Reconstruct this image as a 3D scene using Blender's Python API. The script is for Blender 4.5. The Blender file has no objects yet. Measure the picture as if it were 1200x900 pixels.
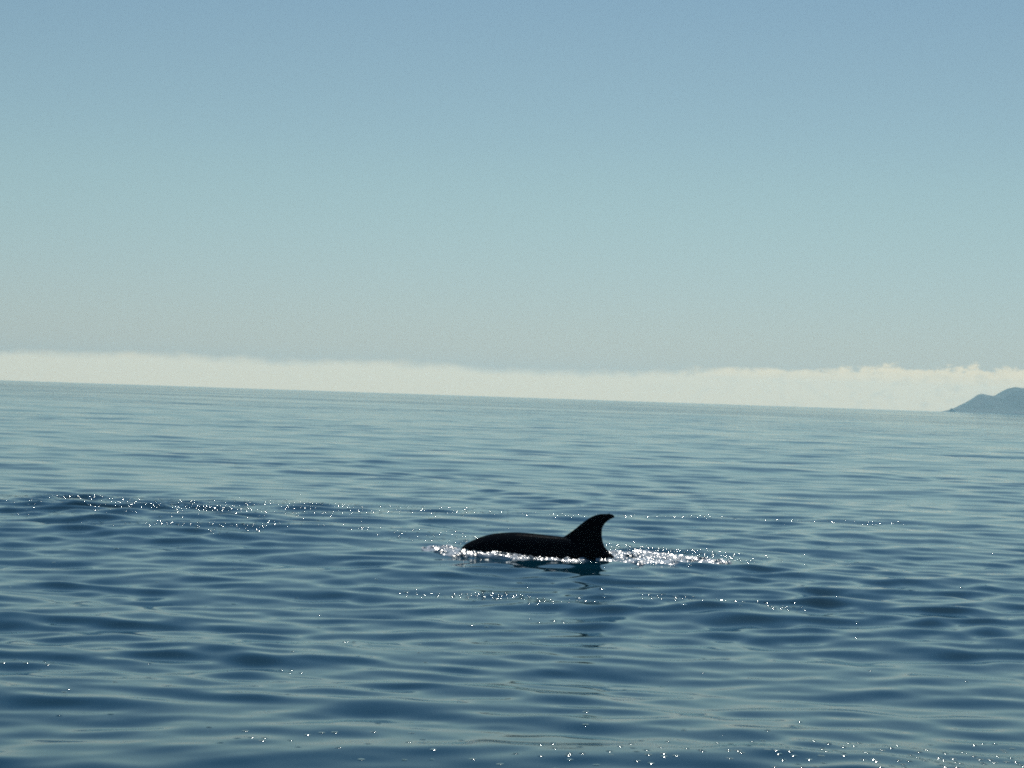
import bpy, bmesh, math, random
import numpy as np
from mathutils import Vector, Matrix, noise

R = math.radians
scene = bpy.context.scene
rng = np.random.default_rng(11)
random.seed(4)

# ---------------------------------------------------------------- camera
CAM_H = 1.5
FPX = 2239.0                       # focal length in pixels of a 1200 px wide picture
ROLL = math.atan2(40, 1200)
PITCH = math.atan2(15, FPX)
cd = bpy.data.cameras.new('camera')
cd.sensor_width = 36.0
cd.lens = 36.0 * FPX / 1200.0
cd.clip_start = 0.05
cd.clip_end = 120000.0
cam = bpy.data.objects.new('camera', cd)
scene.collection.objects.link(cam)
cam.matrix_world = (Matrix.Translation((0, 0, CAM_H)) @ Matrix.Rotation(R(90) + PITCH, 4, 'X')
                    @ Matrix.Rotation(ROLL, 4, 'Z'))
scene.camera = cam

# ---------------------------------------------------------------- world, sun, exposure
SUN_EL = R(50)
SUN_AZ = R(7)                      # to the right of the view axis (+Y)
world = bpy.data.worlds.new('World')
scene.world = world
world.use_nodes = True
wt = world.node_tree
wt.nodes.clear()


class NT:
    """small helper to write node trees tersely"""
    def __init__(self, tree):
        self.t = tree

    def n(self, kind, **kw):
        nd = self.t.nodes.new(kind)
        for k, v in kw.items():
            if k.startswith('i_'):
                key = k[2:]
                key = int(key) if key.isdigit() else key.replace('_', ' ')
                self.put(nd.inputs[key], v)
            else:
                setattr(nd, k, v)
        return nd

    def put(self, sock, v):
        if isinstance(v, bpy.types.NodeSocket):
            self.t.links.new(v, sock)
        else:
            sock.default_value = v

    def math(self, op, a, b=None, c=None, clamp=False):
        nd = self.t.nodes.new('ShaderNodeMath')
        nd.operation = op
        nd.use_clamp = clamp
        self.put(nd.inputs[0], a)
        if b is not None:
            self.put(nd.inputs[1], b)
        if c is not None:
            self.put(nd.inputs[2], c)
        return nd.outputs[0]

    def smooth(self, x, lo, hi):
        nd = self.t.nodes.new('ShaderNodeMapRange')
        nd.interpolation_type = 'SMOOTHSTEP'
        self.put(nd.inputs['Value'], x)
        self.put(nd.inputs['From Min'], lo)
        self.put(nd.inputs['From Max'], hi)
        return nd.outputs['Result']

    def mix(self, fac, a, b, blend='MIX'):
        nd = self.t.nodes.new('ShaderNodeMix')
        nd.data_type = 'RGBA'
        nd.blend_type = blend
        self.put(nd.inputs['Factor'], fac)
        self.put(nd.inputs['A'], a)
        self.put(nd.inputs['B'], b)
        return nd.outputs['Result']


w = NT(wt)
sky = w.n('ShaderNodeTexSky', sky_type='NISHITA', sun_disc=False)
sky.sun_elevation = SUN_EL
sky.sun_rotation = SUN_AZ          # Nishita: rotation 0 is +Y, positive turns towards +X
sky.altitude = 0
sky.air_density = 1.0
sky.dust_density = 0.2
sky.ozone_density = 4.5
co = w.n('ShaderNodeTexCoord').outputs['Generated']
sep = w.n('ShaderNodeSeparateXYZ', i_0=co)
elev = w.math('MULTIPLY', w.math('ARCSINE', sep.outputs['Z']), 180 / math.pi)      # degrees
azim = w.math('MULTIPLY', w.math('ARCTAN2', sep.outputs['X'], sep.outputs['Y']), 180 / math.pi)
# the sky below the horizon mirrors the sky above, so the dome closes softly
absz = w.math('MAXIMUM', w.math('ABSOLUTE', sep.outputs['Z']), 0.004)
up = w.n('ShaderNodeCombineXYZ', i_0=sep.outputs['X'], i_1=sep.outputs['Y'], i_2=absz)
wt.links.new(up.outputs[0], sky.inputs['Vector'])
# white balance of the photograph, a little paler low in the haze
tint = w.mix(w.smooth(elev, 0.5, 7.0), (0.82, 0.83, 0.88, 1), (0.99, 1.0, 0.83, 1))
tint = w.mix(w.smooth(elev, 9.0, 24.0), tint, (0.74, 0.98, 0.97, 1))
graded = w.mix(1.0, sky.outputs['Color'], tint, 'MULTIPLY')
# far cloud bank lying along the whole horizon, a bumpy cumulus top on a thin haze base
ph = w.n('ShaderNodeCombineXYZ', i_0=azim, i_1=w.math('MULTIPLY', elev, 1.6), i_2=0.0)
n_low = w.n('ShaderNodeTexNoise', i_Vector=ph.outputs[0], i_Scale=0.22, i_Detail=2.0)
n_mid = w.n('ShaderNodeTexNoise', i_Vector=ph.outputs[0], i_Scale=1.3, i_Detail=6.0, i_Roughness=0.62)
n_fin = w.n('ShaderNodeTexNoise', i_Vector=ph.outputs[0], i_Scale=3.4, i_Detail=5.0, i_Roughness=0.6)
az_r = w.smooth(azim, 1.0, 12.5)   # bank grows more cumuliform to the right
lump = w.math('ADD', w.math('MULTIPLY', w.math('SUBTRACT', n_mid.outputs[0], 0.5), w.math('MULTIPLY_ADD', az_r, 0.70, 0.25)),
              w.math('MULTIPLY', w.math('SUBTRACT', n_fin.outputs[0], 0.5), w.math('MULTIPLY_ADD', az_r, 0.30, 0.10)))
top = w.math('ADD', w.math('MULTIPLY_ADD', az_r, 0.36, 0.94), lump)
top = w.math('ADD', top, w.math('MULTIPLY', w.math('SUBTRACT', n_low.outputs[0], 0.5), 0.5))
cover = w.smooth(w.math('SUBTRACT', top, elev), -0.05, w.math('MULTIPLY_ADD', az_r, -0.14, 0.30))
n_sh = w.n('ShaderNodeTexNoise', i_Vector=ph.outputs[0], i_Scale=2.2, i_Detail=5.0, i_Roughness=0.6)
shade = w.math('MULTIPLY', w.smooth(n_sh.outputs[0], 0.45, 0.75), w.math('MULTIPLY_ADD', az_r, 0.55, 0.12))
cloud_col = w.mix(shade, (14.0, 12.0, 8.0, 1), (10.8, 10.0, 7.4, 1))
final = w.mix(w.math('MULTIPLY', cover, 0.85), graded, cloud_col)
bg = w.n('ShaderNodeBackground', i_Color=final, i_Strength=0.0705)
out = w.n('ShaderNodeOutputWorld', i_Surface=bg.outputs[0])

sd = bpy.data.lights.new('sun', 'SUN')
sd.energy = 4.2
sd.angle = R(0.5)
sd.color = (1.0, 0.95, 0.87)
sun = bpy.data.objects.new('sun', sd)
scene.collection.objects.link(sun)
sdir = Vector((math.sin(SUN_AZ) * math.cos(SUN_EL), math.cos(SUN_AZ) * math.cos(SUN_EL), math.sin(SUN_EL)))
sun.rotation_euler = sdir.to_track_quat('Z', 'Y').to_euler()
sun.location = sdir * 60

scene.view_settings.view_transform = 'Standard'
scene.view_settings.look = 'None'
scene.view_settings.exposure = 0.0
scene.view_settings.gamma = 1.0
scene.view_settings.use_curve_mapping = False
scene.render.engine = 'CYCLES'
scene.cycles.use_denoising = False
scene.cycles.filter_width = 2.0
scene.cycles.max_bounces = 6
scene.cycles.caustics_reflective = False
scene.cycles.blur_glossy = 2.0
scene.cycles.volume_bounces = 0
scene.cycles.sample_clamp_indirect = 1.0


# ---------------------------------------------------------------- helpers
def on_water(u, v):
    """where the water plane lies behind a point of the 1200 x 900 photograph"""
    x, y = u - 600.0, 450.0 - v
    X = x * math.cos(ROLL) - y * math.sin(ROLL)
    Y = x * math.sin(ROLL) + y * math.cos(ROLL)
    drop = -(Y + 15.0)
    D = FPX * CAM_H / max(drop, 1.0)
    return (X / FPX * D, D)


def link(name, mesh, mat, parent=None):
    o = bpy.data.objects.new(name, mesh)
    scene.collection.objects.link(o)
    if mat:
        mesh.materials.append(mat)
    if parent:
        o.parent = parent
    return o


def material(name):
    m = bpy.data.materials.new(name)
    m.use_nodes = True
    m.node_tree.nodes.clear()
    return m, NT(m.node_tree)


# ---------------------------------------------------------------- sea
def sea_material():
    m, t = material('sea_water')
    geo = t.n('ShaderNodeNewGeometry')
    rip = t.n('ShaderNodeAttribute', attribute_name='ripple').outputs['Fac']
    glint = t.n('ShaderNodeAttribute', attribute_name='glint').outputs['Fac']
    far = t.n('ShaderNodeAttribute', attribute_name='far').outputs['Fac']
    # little steep wavelets where the animal stirred the surface, one per random cell, sparse where the stir fades
    def wavelets(scale, radius, height, rip):
        vo = t.n('ShaderNodeTexVoronoi', voronoi_dimensions='2D', i_Vector=geo.outputs['Position'], i_Scale=scale)
        rc = t.n('ShaderNodeSeparateColor', i_0=vo.outputs['Color'])
        on = t.math('LESS_THAN', rc.outputs[0], rip)
        shape = t.smooth(vo.outputs['Distance'], radius * scale, 0.0)
        return t.math('MULTIPLY', t.math('MULTIPLY', shape, on), t.math('MULTIPLY_ADD', rc.outputs[1], height * 0.5, height * 0.7))
    h = t.math('ADD', wavelets(9.0, 0.034, 0.0105, rip), wavelets(17.0, 0.020, 0.0062, rip))
    h = t.math('ADD', h, wavelets(18.0, 0.019, 0.0056, glint))
    # wavelets too small for the mesh
    n3 = t.n('ShaderNodeTexNoise', i_Vector=geo.outputs['Position'], i_Scale=5.0, i_Detail=1.0)
    h = t.math('ADD', h, t.math('MULTIPLY', n3.outputs[0], 0.0008))
    n4 = t.n('ShaderNodeTexNoise', i_Vector=geo.outputs['Position'], i_Scale=0.5, i_Detail=3.0, i_Roughness=0.6)
    st = t.n('ShaderNodeMapping', i_Vector=geo.outputs['Position'], i_Scale=(0.010, 0.022, 0.02))
    n5 = t.n('ShaderNodeTexNoise', i_Vector=st.outputs[0], i_Scale=1.0, i_Detail=5.0, i_Roughness=0.65)
    gust = t.math('MULTIPLY_ADD', t.smooth(n5.outputs[0], 0.38, 0.62), 0.34, 0.06)     # wind patches on the far water
    h = t.math('ADD', h, t.math('MULTIPLY', n4.outputs[0], t.math('MULTIPLY', far, gust)))
    bump = t.n('ShaderNodeBump', i_Strength=1.0, i_Distance=1.0, i_Height=h)
    if 'Filter Width' in bump.inputs:
        bump.inputs['Filter Width'].default_value = 0.03
    gloss = t.math('MULTIPLY_ADD', t.smooth(t.math('MAXIMUM', rip, glint), 0.0, 0.15), 0.06, 0.08)
    fres = t.n('ShaderNodeFresnel', i_IOR=1.333, i_Normal=bump.outputs[0])
    deep = t.n('ShaderNodeBsdfDiffuse', i_Color=(0.001, 0.021, 0.038, 1))
    glo = t.n('ShaderNodeBsdfAnisotropic', distribution='BECKMANN', i_Color=(0.93, 1, 1, 1), i_Roughness=gloss,
              i_Normal=bump.outputs[0])
    mx = t.n('ShaderNodeMixShader', i_0=fres.outputs[0], i_1=deep.outputs[0], i_2=glo.outputs[0])
    t.n('ShaderNodeOutputMaterial', i_Surface=mx.outputs[0])
    return m


# where the photograph shows stirred, glittering water: polylines (picture points), radius in m, strength
STIRRED = [
    ([(-10, 582), (160, 585), (330, 590), (560, 602)], 0.6, 0.75),
    ([(150, 592), (350, 596)], 1.6, 0.28),
    ([(180, 599), (300, 600), (340, 606), (420, 602), (505, 604), (600, 604)], 0.40, 0.85),
    ([(80, 618), (120, 621)], 0.25, 0.4),
    ([(190, 622), (262, 625), (340, 621), (460, 627), (500, 636)], 0.28, 0.8),
    ([(100, 606), (400, 612)], 1.6, 0.1),
    ([(255, 630), (262, 632)], 0.12, 0.9),
    ([(492, 634), (548, 638), (560, 648), (600, 655), (660, 658), (700, 658), (770, 658)], 0.16, 0.7),
    ([(504, 630), (525, 634), (548, 638)], 0.5, 0.8),
    ([(714, 644), (760, 648), (800, 651)], 0.55, 0.8),
    ([(800, 652), (850, 654)], 0.25, 0.6),
    ([(850, 654), (960, 655)], 0.35, 0.06),
    ([(655, 606), (735, 605), (835, 608)], 0.35, 0.85),
    ([(840, 609), (900, 611), (1030, 614)], 0.35, 0.35),
    ([(1005, 614), (1032, 614)], 0.3, 0.5),
    ([(500, 688), (590, 692), (640, 700), (680, 699)], 0.16, 0.7),
    ([(600, 716), (680, 718)], 0.10, 0.35),
    ([(780, 699), (850, 702), (912, 709)], 0.16, 0.7),
    ([(290, 776), (357, 777)], 0.07, 0.9),
    ([(405, 739), (442, 741)], 0.08, 0.8),
    ([(1008, 775), (1012, 775)], 0.05, 1.0),
    ([(620, 892), (800, 889), (1000, 888), (1210, 880)], 0.32, 0.9),
    ([(1000, 890), (1100, 888), (1200, 884)], 0.40, 0.95),
    ([(330, 868), (440, 880), (520, 890)], 0.3, 0.5),
    ([(-5, 770), (60, 775)], 0.15, 0.25),
    ([(0, 660), (1200, 660)], 5.0, 0.006),
    ([(0, 800), (1200, 800)], 2.0, 0.010),
]


def make_sea():
    th_f = np.arange(-20, 20.001, 0.1)
    th_m = np.arange(20.5, 50.1, 0.5)
    th_b = np.arange(52.5, 307.6, 2.5)
    th = np.radians(np.concatenate([th_f, th_m, th_b, 360 - th_m[::-1]]))
    rr = [0.4]
    while rr[-1] < 7000:
        r = rr[-1]
        step = 0.022 if r < 5.5 else (0.004 * r if r < 200 else 0.007 * r)
        rr.append(r + step)
    rr = np.array(rr)
    step = np.gradient(rr)
    nr, nt = len(rr), len(th)
    X = (rr[:, None] * np.sin(th)[None, :])
    Y = (rr[:, None] * np.cos(th)[None, :])
    Z = np.zeros_like(X)
    DX = np.zeros_like(X)
    DY = np.zeros_like(X)
    # choppier water in the animal's wake
    def blob(u, v, ru, rv):
        x0, y0 = on_water(u, v)
        x1, _ = on_water(u + ru, v)
        _, y1 = on_water(u, v - rv)
        return np.exp(-(((X - x0) / (x1 - x0)) ** 2 + ((Y - y0) / (y1 - y0)) ** 2))
    chop = 1.5 * blob(210, 606, 300, 22) + 0.5 * blob(640, 640, 200, 30)
    calm = 1 - 0.6 * blob(690, 664, 60, 13)            # waves flattened below the fin, added to make its reflection show dark
    # slow patchiness of the small waves
    patch = np.ones_like(X)
    for i in range(10):
        lam = rng.uniform(5, 16)
        a = rng.uniform(0, 2 * math.pi)
        patch += 0.13 * np.sin(2 * math.pi / lam * (X * math.cos(a) + Y * math.sin(a)) + rng.uniform(0, 6.28))
    patch = np.clip(patch, 0.45, 1.6)
    bands = [  # wavelengths, slope, spread about the view axis (deg), count, patchy
        (22, 9, 0.010, 25, 10, 0),
        (9, 4.5, 0.013, 28, 12, 0),
        (4.5, 2.2, 0.019, 32, 18, 0),
        (2.2, 1.1, 0.026, 34, 26, 0),
        (1.1, 0.55, 0.048, 34, 34, 1),
        (0.55, 0.28, 0.066, 36, 40, 1),
        (0.28, 0.16, 0.030, 42, 24, 2),
    ]
    for hi, lo, slope, spread, cnt, kind in bands:
        for i in range(cnt):
            lam = lo * (hi / lo) ** rng.random()
            a = R(90 + rng.normal(4, spread))
            k = 2 * math.pi / lam
            amp = slope * math.sqrt(2.0 / cnt) / k
            wgt = np.clip((lam / step - 2.2) / 3.5, 0, 1)
            use = wgt > 0
            if not use.any():
                continue
            n = int(np.nonzero(use)[0].max()) + 1
            ca, sa = math.cos(a), math.sin(a)
            p = k * (X[:n] * ca + Y[:n] * sa) + rng.uniform(0, 6.28)
            A = amp * wgt[:n, None] * calm[:n]
            if kind:
                A = A * patch[:n]
                A = A * (1 + chop[:n] * (0.9 if kind == 1 else 1.4))
            elif hi < 3:
                A = A * (1 + 0.7 * chop[:n])
            Z[:n] += A * np.sin(p)
            c = -0.6 * A * np.cos(p)
            DX[:n] -= c * ca
            DY[:n] -= c * sa
    rip, glint = np.zeros_like(X), np.zeros_like(X)
    for pts, rad, s in STIRRED:
        dst = rip if min(p[1] for p in pts) < 735 else glint
        P = [on_water(*p) for p in pts]
        ymin, ymax = min(p[1] for p in P) - 4 * rad - 1, max(p[1] for p in P) + 4 * rad + 1
        i0, i1 = np.searchsorted(rr, [ymin * 0.9, ymax * 1.15])
        xs, ys = X[i0:i1], Y[i0:i1]
        d2 = np.full(xs.shape, 1e9)
        for (ax, ay), (bx, by) in zip(P, P[1:]):
            vx, vy = bx - ax, by - ay
            t = np.clip(((xs - ax) * vx + (ys - ay) * vy) / (vx * vx + vy * vy + 1e-9), 0, 1)
            d2 = np.minimum(d2, (xs - ax - t * vx) ** 2 + (ys - ay - t * vy) ** 2)
        dst[i0:i1] = np.maximum(dst[i0:i1], s * np.exp(-d2 / rad ** 2) * np.clip(patch[i0:i1] * 1.6 - 0.7, 0.15, 1.5))
    def height_at(x, y):
        i = min(nr - 1, int(np.searchsorted(rr, math.hypot(x, y))))
        j = int(np.argmin(np.abs(th - math.atan2(x, y))))
        return float(Z[i, j])
    far = np.clip(np.log(rr / 45.0) / math.log(8), 0, 1)[:, None] * np.ones_like(X)
    X += DX
    Y += DY
    co = np.stack([X, Y, Z], -1).reshape(-1, 3).astype(np.float32)
    co = np.vstack([co, [[0, 0, 0]]]).astype(np.float32)
    i = np.arange(nr - 1)[:, None] * nt
    j = np.arange(nt)[None, :]
    j2 = (j + 1) % nt
    quads = np.stack([i + j, i + nt + j, i + nt + j2, i + j2], -1).reshape(-1, 4)
    tris = np.stack([np.full(nt, nr * nt), np.arange(nt), (np.arange(nt) + 1) % nt], -1)
    me = bpy.data.meshes.new('sea')
    nq, ntq = len(quads), len(tris)
    me.vertices.add(len(co))
    me.vertices.foreach_set('co', co.ravel())
    loops = np.concatenate([quads[:, ::-1].ravel(), tris[:, ::-1].ravel()]).astype(np.int32)
    me.loops.add(len(loops))
    me.loops.foreach_set('vertex_index', loops)
    starts = np.concatenate([np.arange(nq) * 4, nq * 4 + np.arange(ntq) * 3]).astype(np.int32)
    me.polygons.add(nq + ntq)
    me.polygons.foreach_set('loop_start', starts)
    me.polygons.foreach_set('use_smooth', np.ones(nq + ntq, dtype=bool))
    me.update(calc_edges=True)
    for nm, arr in (('ripple', rip), ('glint', glint), ('far', far)):
        at = me.attributes.new(nm, 'FLOAT', 'POINT')
        at.data.foreach_set('value', np.append(arr.ravel(), 0).astype(np.float32))
    o = link('sea', me, sea_material())
    o['kind'] = 'structure'
    if me.polygons[10].normal.z < 0:
        me.flip_normals()
    print('SEA', nr, nt, len(co))
    return o, height_at


sea, sea_height = make_sea()

# ---------------------------------------------------------------- haze over the water
hm, t = material('sea_haze')
pv = t.n('ShaderNodeVolumePrincipled')
pv.inputs['Color'].default_value = (0.48, 0.84, 1.0, 1)
pv.inputs['Density'].default_value = 0.000100
pv.inputs['Anisotropy'].default_value = 0.45
t.n('ShaderNodeOutputMaterial', i_Volume=pv.outputs[0])
bm = bmesh.new()
bmesh.ops.create_cube(bm, size=1.0)
bmesh.ops.scale(bm, vec=(14400, 14400, 100), verts=bm.verts)
bmesh.ops.translate(bm, vec=(0, 0, 100 / 2 - 2.0), verts=bm.verts)
me = bpy.data.meshes.new('haze')
bm.to_mesh(me)
bm.free()
haze = link('haze', me, hm)
haze['kind'] = 'stuff'

# ---------------------------------------------------------------- island
IS_D = 6000.0


def at_island(u, v):
    x, y = u - 600.0, 450.0 - v
    X = x * math.cos(ROLL) - y * math.sin(ROLL)
    Y = x * math.sin(ROLL) + y * math.cos(ROLL)
    return X / FPX * IS_D, (Y + 15.0) / FPX * IS_D + CAM_H


ridge_px = [(1121, 481.6), (1124, 479.0), (1128, 477.5), (1136, 471.0), (1143, 466.5), (1149, 461.8), (1155, 462.8),
            (1166, 463.8), (1171, 462.5), (1180, 456.5), (1185, 454.2), (1190, 453.7), (1196, 454.3), (1203, 455.0),
            (1218, 452.0), (1240, 450.0), (1262, 456.0), (1290, 466), (1320, 470), (1350, 480), (1362, 487.5)]
ridge = [at_island(*p) for p in ridge_px]
rx = np.array([p[0] for p in ridge])
rz = np.maximum(np.array([p[1] for p in ridge]), 0.0)

im, t = material('island_scrub')
tc = t.n('ShaderNodeNewGeometry')
a = t.n('ShaderNodeTexNoise', i_Vector=tc.outputs['Position'], i_Scale=0.02, i_Detail=6.0)
col = t.mix(t.smooth(a.outputs[0], 0.4, 0.62), (0.022, 0.036, 0.020, 1), (0.05, 0.055, 0.04, 1))
bs = t.n('ShaderNodeBsdfPrincipled', i_Base_Color=col, i_Roughness=0.95)
t.n('ShaderNodeOutputMaterial', i_Surface=bs.outputs[0])

nx, ny = 220, 60
xs = np.linspace(rx[0] - 6, rx[-1] + 6, nx)
ys = np.linspace(-260, 420, ny)
verts, faces = [], []
for jy in range(ny):
    for ix in range(nx):
        x, y = xs[ix], ys[jy]
        hgt = float(np.interp(x, rx, rz, left=0, right=0))
        prof = math.exp(-(y / (150.0 if y < 0 else 210.0)) ** 2)
        rough = noise.fractal(Vector((x * 0.018, y * 0.018, 3.1)), 1.0, 2.0, 5)
        z = hgt * prof * (1 + 0.10 * rough * (1 - prof * 0.75)) + 1.5 * rough * min(1, hgt / 20)
        z -= 2.2 * (1 - prof) + 0.4
        verts.append((x, IS_D + y, z))
for jy in range(ny - 1):
    for ix in range(nx - 1):
        q = jy * nx + ix
        faces.append((q, q + 1, q + nx + 1, q + nx))
me = bpy.data.meshes.new('island')
me.from_pydata(verts, [], faces)
for p in me.polygons:
    p.use_smooth = True
island = link('island', me, im)
island['label'] = 'hazy blue two-humped island on the horizon at the right edge'
island['category'] = 'island'

# low rock off the island's point
x0, _ = at_island(1112.2, 482)
x1, _ = at_island(1119.6, 482)
_, z1 = at_island(1115.4, 478.8)
bm = bmesh.new()
bmesh.ops.create_icosphere(bm, subdivisions=4, radius=1.0)
for v in bm.verts:
    c = v.co.copy()
    f = 1 + 0.28 * noise.fractal(c * 1.4 + Vector((7, 2, 1)), 1.0, 2.0, 4)
    v.co = Vector((c.x * f * (x1 - x0) / 2, c.y * f * 7.0, c.z * f * z1))
    if v.co.x > 0:
        v.co.z *= 0.75
me = bpy.data.meshes.new('sea_rock')
bm.to_mesh(me)
bm.free()
rock = link('sea_rock', me, im)
rock.location = ((x0 + x1) / 2, IS_D, 0)
rock['label'] = "low dark rock in the sea just off the island's left tip"
rock['category'] = 'rock'

# ---------------------------------------------------------------- dolphin
DX0, DY0 = on_water(630, 653)
S = DY0 / FPX                       # metres per photo pixel at the animal


def prof(u, v):
    """offset from the animal's place of a picture point in its upright plane"""
    x, y = u - 600.0, 450.0 - v
    X = x * math.cos(ROLL) - y * math.sin(ROLL)
    Y = x * math.sin(ROLL) + y * math.cos(ROLL)
    return (X * S - DX0, (Y + 15.0) * S + CAM_H)


top_px = [(536, 647), (541, 640), (546, 637), (556, 632), (566, 628), (578, 625.2), (590, 624), (604, 623.6), (618, 624.4),
          (634, 626), (648, 627.6), (660, 628.8), (676, 632), (690, 636), (704, 642), (714, 648)]
top = [prof(*p) for p in top_px]
tx = np.array([p[0] for p in top])
tz = np.array([p[1] for p in top])
# head (left, under water) to tail stock (right, under water): x, top z, half height, half width
stations = []
for x, zt, hh, hw in [(-1.16, -0.262, 0.012, 0.02), (-1.12, -0.243, 0.030, 0.042), (-1.06, -0.228, 0.040, 0.050), (-1.00, -0.205, 0.055, 0.058),
                      (-0.965, -0.150, 0.088, 0.085), (-0.91, -0.095, 0.120, 0.112), (-0.83, -0.045, 0.150, 0.140)]:
    stations.append((x, zt, hh, hw))
for i, x in enumerate(np.linspace(tx[0], tx[-1], 22)):
    zt = float(np.interp(x, tx, tz))
    q = i / 21
    hh = 0.165 + 0.075 * math.sin(math.pi * min(1, q * 1.25)) - 0.085 * max(0, q - 0.55)
    hw = 0.155 + 0.075 * math.sin(math.pi * min(1, q * 1.2)) - 0.13 * max(0, q - 0.5)
    stations.append((x, zt, hh, hw))
for x, zt, hh, hw in [(0.82, -0.040, 0.155, 0.120), (0.95, -0.110, 0.13, 0.095), (1.08, -0.20, 0.105, 0.070), (1.20, -0.295, 0.085, 0.050),
                      (1.32, -0.40, 0.065, 0.034), (1.42, -0.50, 0.045, 0.024), (1.50, -0.59, 0.02, 0.014)]:
    stations.append((x, zt, hh, hw))
bm = bmesh.new()
NS = 28
rings = []
for x, zt, hh, hw in stations:
    ring = []
    for k in range(NS):
        a = 2 * math.pi * k / NS
        ring.append(bm.verts.new((x, math.cos(a) * hw, zt - hh + math.sin(a) * hh)))
    rings.append(ring)
for r0, r1 in zip(rings, rings[1:]):
    for k in range(NS):
        bm.faces.new((r0[k], r0[(k + 1) % NS], r1[(k + 1) % NS], r1[k]))
bm.faces.new(rings[0][::-1])
bm.faces.new(rings[-1])


def add_fin(lead, trail, thick, to3d):
    """foil between a leading and a trailing edge, given root to tip"""
    n = len(lead)
    loops = []
    for i in range(n):
        L, T = Vector(lead[i]), Vector(trail[i])
        loop = []
        for s in range(16):
            a = 2 * math.pi * s / 16
            c = 0.5 - 0.5 * math.cos(a)                      # 0 leading .. 1 trailing
            half = thick[i] * 1.5 * math.sqrt(max(c, 0)) * (1 - c) ** 0.8 + 0.0022 * math.sin(math.pi * c)
            p = L.lerp(T, c)
            loop.append(bm.verts.new(to3d(p, half if a < math.pi else -half)))
        loops.append(loop)
    for l0, l1 in zip(loops, loops[1:]):
        for s in range(16):
            bm.faces.new((l0[s], l0[(s + 1) % 16], l1[(s + 1) % 16], l1[s]))
    bm.faces.new(loops[0][::-1])
    bm.faces.new(loops[-1])


# dorsal fin traced as a foil: leading and trailing edge from root to tip
lead_px = [(646, 640), (655, 631.5), (662, 627.5), (668, 623.5), (674, 619), (680, 614), (685.5, 609.8), (691, 606), (697, 603.2), (703, 601.9), (709, 601.4), (715, 601.5), (719.5, 603)]
trail_px = [(722, 654), (714.5, 647), (709.5, 641), (707, 635), (706, 629), (705.8, 624), (706.3, 619.5), (707.8, 616), (710, 613), (713, 610.5), (716, 608.7), (719, 607.4), (721, 605.6)]
add_fin([prof(*p) for p in lead_px], [prof(*p) for p in trail_px],
        [0.036, 0.032, 0.029, 0.026, 0.024, 0.022, 0.019, 0.017, 0.014, 0.012, 0.010, 0.008, 0.006],
        lambda p, h: (p.x, h, p.y))
# flukes
for s in (-1, 1):
    add_fin([(1.36, 0.0), (1.42, 0.09), (1.50, 0.18), (1.58, 0.26), (1.645, 0.31)],
            [(1.56, 0.0), (1.575, 0.09), (1.60, 0.18), (1.635, 0.26), (1.655, 0.312)],
            [0.022, 0.017, 0.012, 0.008, 0.004],
            lambda p, h, s=s: (p.x, s * p.y, -0.60 - (p.x - 1.48) * 0.75 + h))
    # flippers
    add_fin([(-0.62, 0.10), (-0.57, 0.18), (-0.50, 0.26), (-0.42, 0.32), (-0.35, 0.355)],
            [(-0.44, 0.10), (-0.42, 0.18), (-0.39, 0.26), (-0.355, 0.32), (-0.335, 0.357)],
            [0.022, 0.018, 0.013, 0.009, 0.005],
            lambda p, h, s=s: (p.x, s * p.y, -0.22 - (p.y - 0.1) * 0.75 + h))
bmesh.ops.recalc_face_normals(bm, faces=bm.faces)
me = bpy.data.meshes.new('dolphin_raw')
bm.to_mesh(me)
bm.free()
raw = bpy.data.objects.new('dolphin_raw', me)
scene.collection.objects.link(raw)
md = raw.modifiers.new('skin', 'REMESH')
md.mode = 'VOXEL'
md.voxel_size = 0.0065
md.use_smooth_shade = True
sm = raw.modifiers.new('soft', 'SMOOTH')
sm.factor = 0.5
sm.iterations = 14
dg = bpy.context.evaluated_depsgraph_get()
me2 = bpy.data.meshes.new_from_object(raw.evaluated_get(dg))
me2.name = 'dolphin'
bpy.data.objects.remove(raw)
for p in me2.polygons:
    p.use_smooth = True

dm, t = material('wet_dolphin_skin')
tc = t.n('ShaderNodeTexCoord')
sp = t.n('ShaderNodeSeparateXYZ', i_0=tc.outputs['Object'])
n1 = t.n('ShaderNodeTexNoise', i_Vector=tc.outputs['Object'], i_Scale=4.0, i_Detail=5.0)
belly = t.smooth(t.math('ADD', sp.outputs['Z'], t.math('MULTIPLY', n1.outputs[0], 0.08)), -0.30, -0.16)
col = t.mix(belly, (0.22, 0.22, 0.23, 1), (0.006, 0.008, 0.011, 1))
n2 = t.n('ShaderNodeTexNoise', i_Vector=tc.outputs['Object'], i_Scale=60.0, i_Detail=2.0)
bp = t.n('ShaderNodeBump', i_Strength=0.15, i_Distance=0.01, i_Height=n2.outputs[0])
df = t.n('ShaderNodeBsdfDiffuse', i_Color=col, i_Normal=bp.outputs[0])
gl = t.n('ShaderNodeBsdfAnisotropic', distribution='BECKMANN', i_Roughness=0.21, i_Normal=bp.outputs[0])
bs = t.n('ShaderNodeMixShader', i_0=0.0002, i_1=df.outputs[0], i_2=gl.outputs[0])
t.n('ShaderNodeOutputMaterial', i_Surface=bs.outputs[0])
dolphin = link('dolphin', me2, dm)
dolphin.location = (DX0, DY0, 0)
dolphin['label'] = 'dark dolphin swimming left, arched back and hooked dorsal fin above the water'
dolphin['category'] = 'dolphin'


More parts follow.
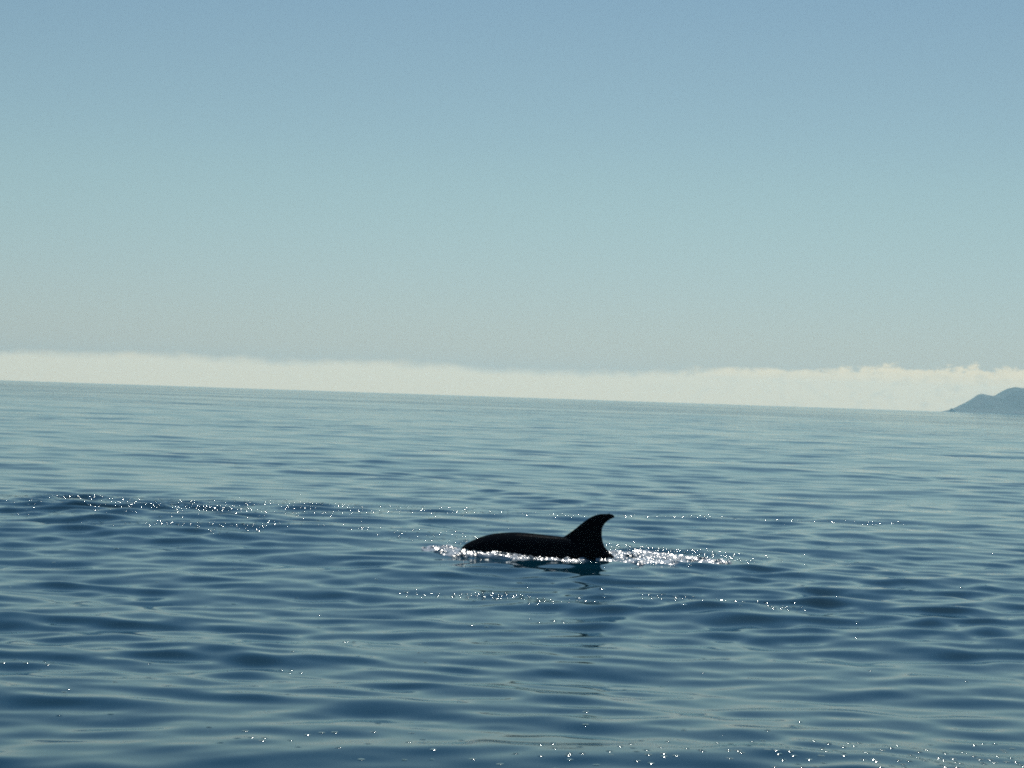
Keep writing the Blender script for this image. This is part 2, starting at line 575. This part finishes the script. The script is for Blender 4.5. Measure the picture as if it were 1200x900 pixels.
# ---------------------------------------------------------------- broken water round the dolphin
def splash_material():
    m, t = material('broken_water')
    geo = t.n('ShaderNodeNewGeometry')
    vo = t.n('ShaderNodeTexVoronoi', voronoi_dimensions='3D', i_Vector=geo.outputs['Position'], i_Scale=26.0)
    h = t.math('MULTIPLY', t.smooth(vo.outputs['Distance'], 0.62, 0.0), 0.0055)
    bump = t.n('ShaderNodeBump', i_Strength=1.0, i_Distance=1.0, i_Height=h)
    if 'Filter Width' in bump.inputs:
        bump.inputs['Filter Width'].default_value = 0.03
    n2 = t.n('ShaderNodeTexNoise', i_Vector=geo.outputs['Position'], i_Scale=7.0, i_Detail=4.0, i_Roughness=0.65)
    bub = t.smooth(n2.outputs[0], 0.40, 0.54)            # where the water is beaten to bubbles
    col = t.mix(bub, (0.02, 0.04, 0.05, 1), (0.46, 0.50, 0.53, 1))
    fres = t.n('ShaderNodeFresnel', i_IOR=1.333, i_Normal=bump.outputs[0])
    deep = t.n('ShaderNodeBsdfDiffuse', i_Color=col)
    glo = t.n('ShaderNodeBsdfAnisotropic', distribution='BECKMANN', i_Color=(1, 1, 1, 1), i_Roughness=0.21,
              i_Normal=bump.outputs[0])
    mx = t.n('ShaderNodeMixShader', i_0=fres.outputs[0], i_1=deep.outputs[0], i_2=glo.outputs[0])
    t.n('ShaderNodeOutputMaterial', i_Surface=mx.outputs[0])
    return m


SPLASH_MAT = splash_material()


def splash(name, label, pts, seed):
    """a low ridge of churned water; pts: (x, y, half depth, height) along its length, world metres"""
    P = np.array(pts)
    seg = np.concatenate([[0], np.cumsum(np.hypot(np.diff(P[:, 0]), np.diff(P[:, 1])))])
    n = max(10, int(seg[-1] / 0.007))
    u = np.linspace(0, seg[-1], n)
    cx, cy, hd, hh = (np.interp(u, seg, P[:, i]) for i in range(4))
    m = max(24, int(2 * P[:, 2].max() / 0.012))
    verts, faces = [], []
    for i in range(n):
        for j in range(m):
            q = j / (m - 1) * 2 - 1
            wob = 0.25 * noise.noise(Vector((u[i] * 7, seed, 0.3)))
            x, y = cx[i], cy[i] + hd[i] * (q + wob)
            c = max(0.0, 1 - q * q) ** 0.7
            v = Vector((x * 1.0, y * 0.8, seed))
            lump = 0.62 + 0.55 * noise.noise(v * 6) + 0.5 * noise.noise(v * 14) + 0.22 * noise.noise(v * 30)
            z = sea_height(x, y) + 0.42 * hh[i] * (c * lump) + 0.012 - 0.045 * (1 - c) ** 2
            z += c * (0.020 * noise.noise(v * 13) + 0.011 * noise.noise(v * 29))
            verts.append((x, y, z))
    for i in range(n - 1):
        for j in range(m - 1):
            a = i * m + j
            faces.append((a, a + m, a + m + 1, a + 1))
    me = bpy.data.meshes.new(name)
    me.from_pydata(verts, [], faces)
    for p in me.polygons:
        p.use_smooth = True
    o = link(name, me, SPLASH_MAT)
    o['label'] = label
    o['category'] = 'splash'
    o['kind'] = 'stuff'
    return o


splash('splash', "white glittering splash where the dolphin's head breaks the surface",
       [(DX0 - 1.10, DY0 + 0.20, 0.10, 0.0), (DX0 - 1.02, DY0 + 0.15, 0.40, 0.04), (DX0 - 0.84, DY0 + 0.05, 0.62, 0.06),
        (DX0 - 0.70, DY0 - 0.12, 0.38, 0.06), (DX0 - 0.57, DY0 - 0.28, 0.16, 0.035), (DX0 - 0.3, DY0 - 0.34, 0.14, 0.03),
        (DX0 + 0.0, DY0 - 0.36, 0.14, 0.03), (DX0 + 0.35, DY0 - 0.30, 0.12, 0.028), (DX0 + 0.5, DY0 - 0.2, 0.05, 0.0)], 3.0)
splash('splash', "bright glittering streak of broken water trailing right of the dolphin's fin",
       [(DX0 + 0.54, DY0 - 0.15, 0.05, 0.02), (DX0 + 0.70, DY0 + 0.10, 0.60, 0.06), (DX0 + 0.95, DY0 + 0.05, 0.75, 0.07), (DX0 + 1.20, DY0 + 0.0, 0.60, 0.06),
        (DX0 + 1.45, DY0 - 0.05, 0.35, 0.045), (DX0 + 1.80, DY0 - 0.06, 0.2, 0.015)], 8.0)
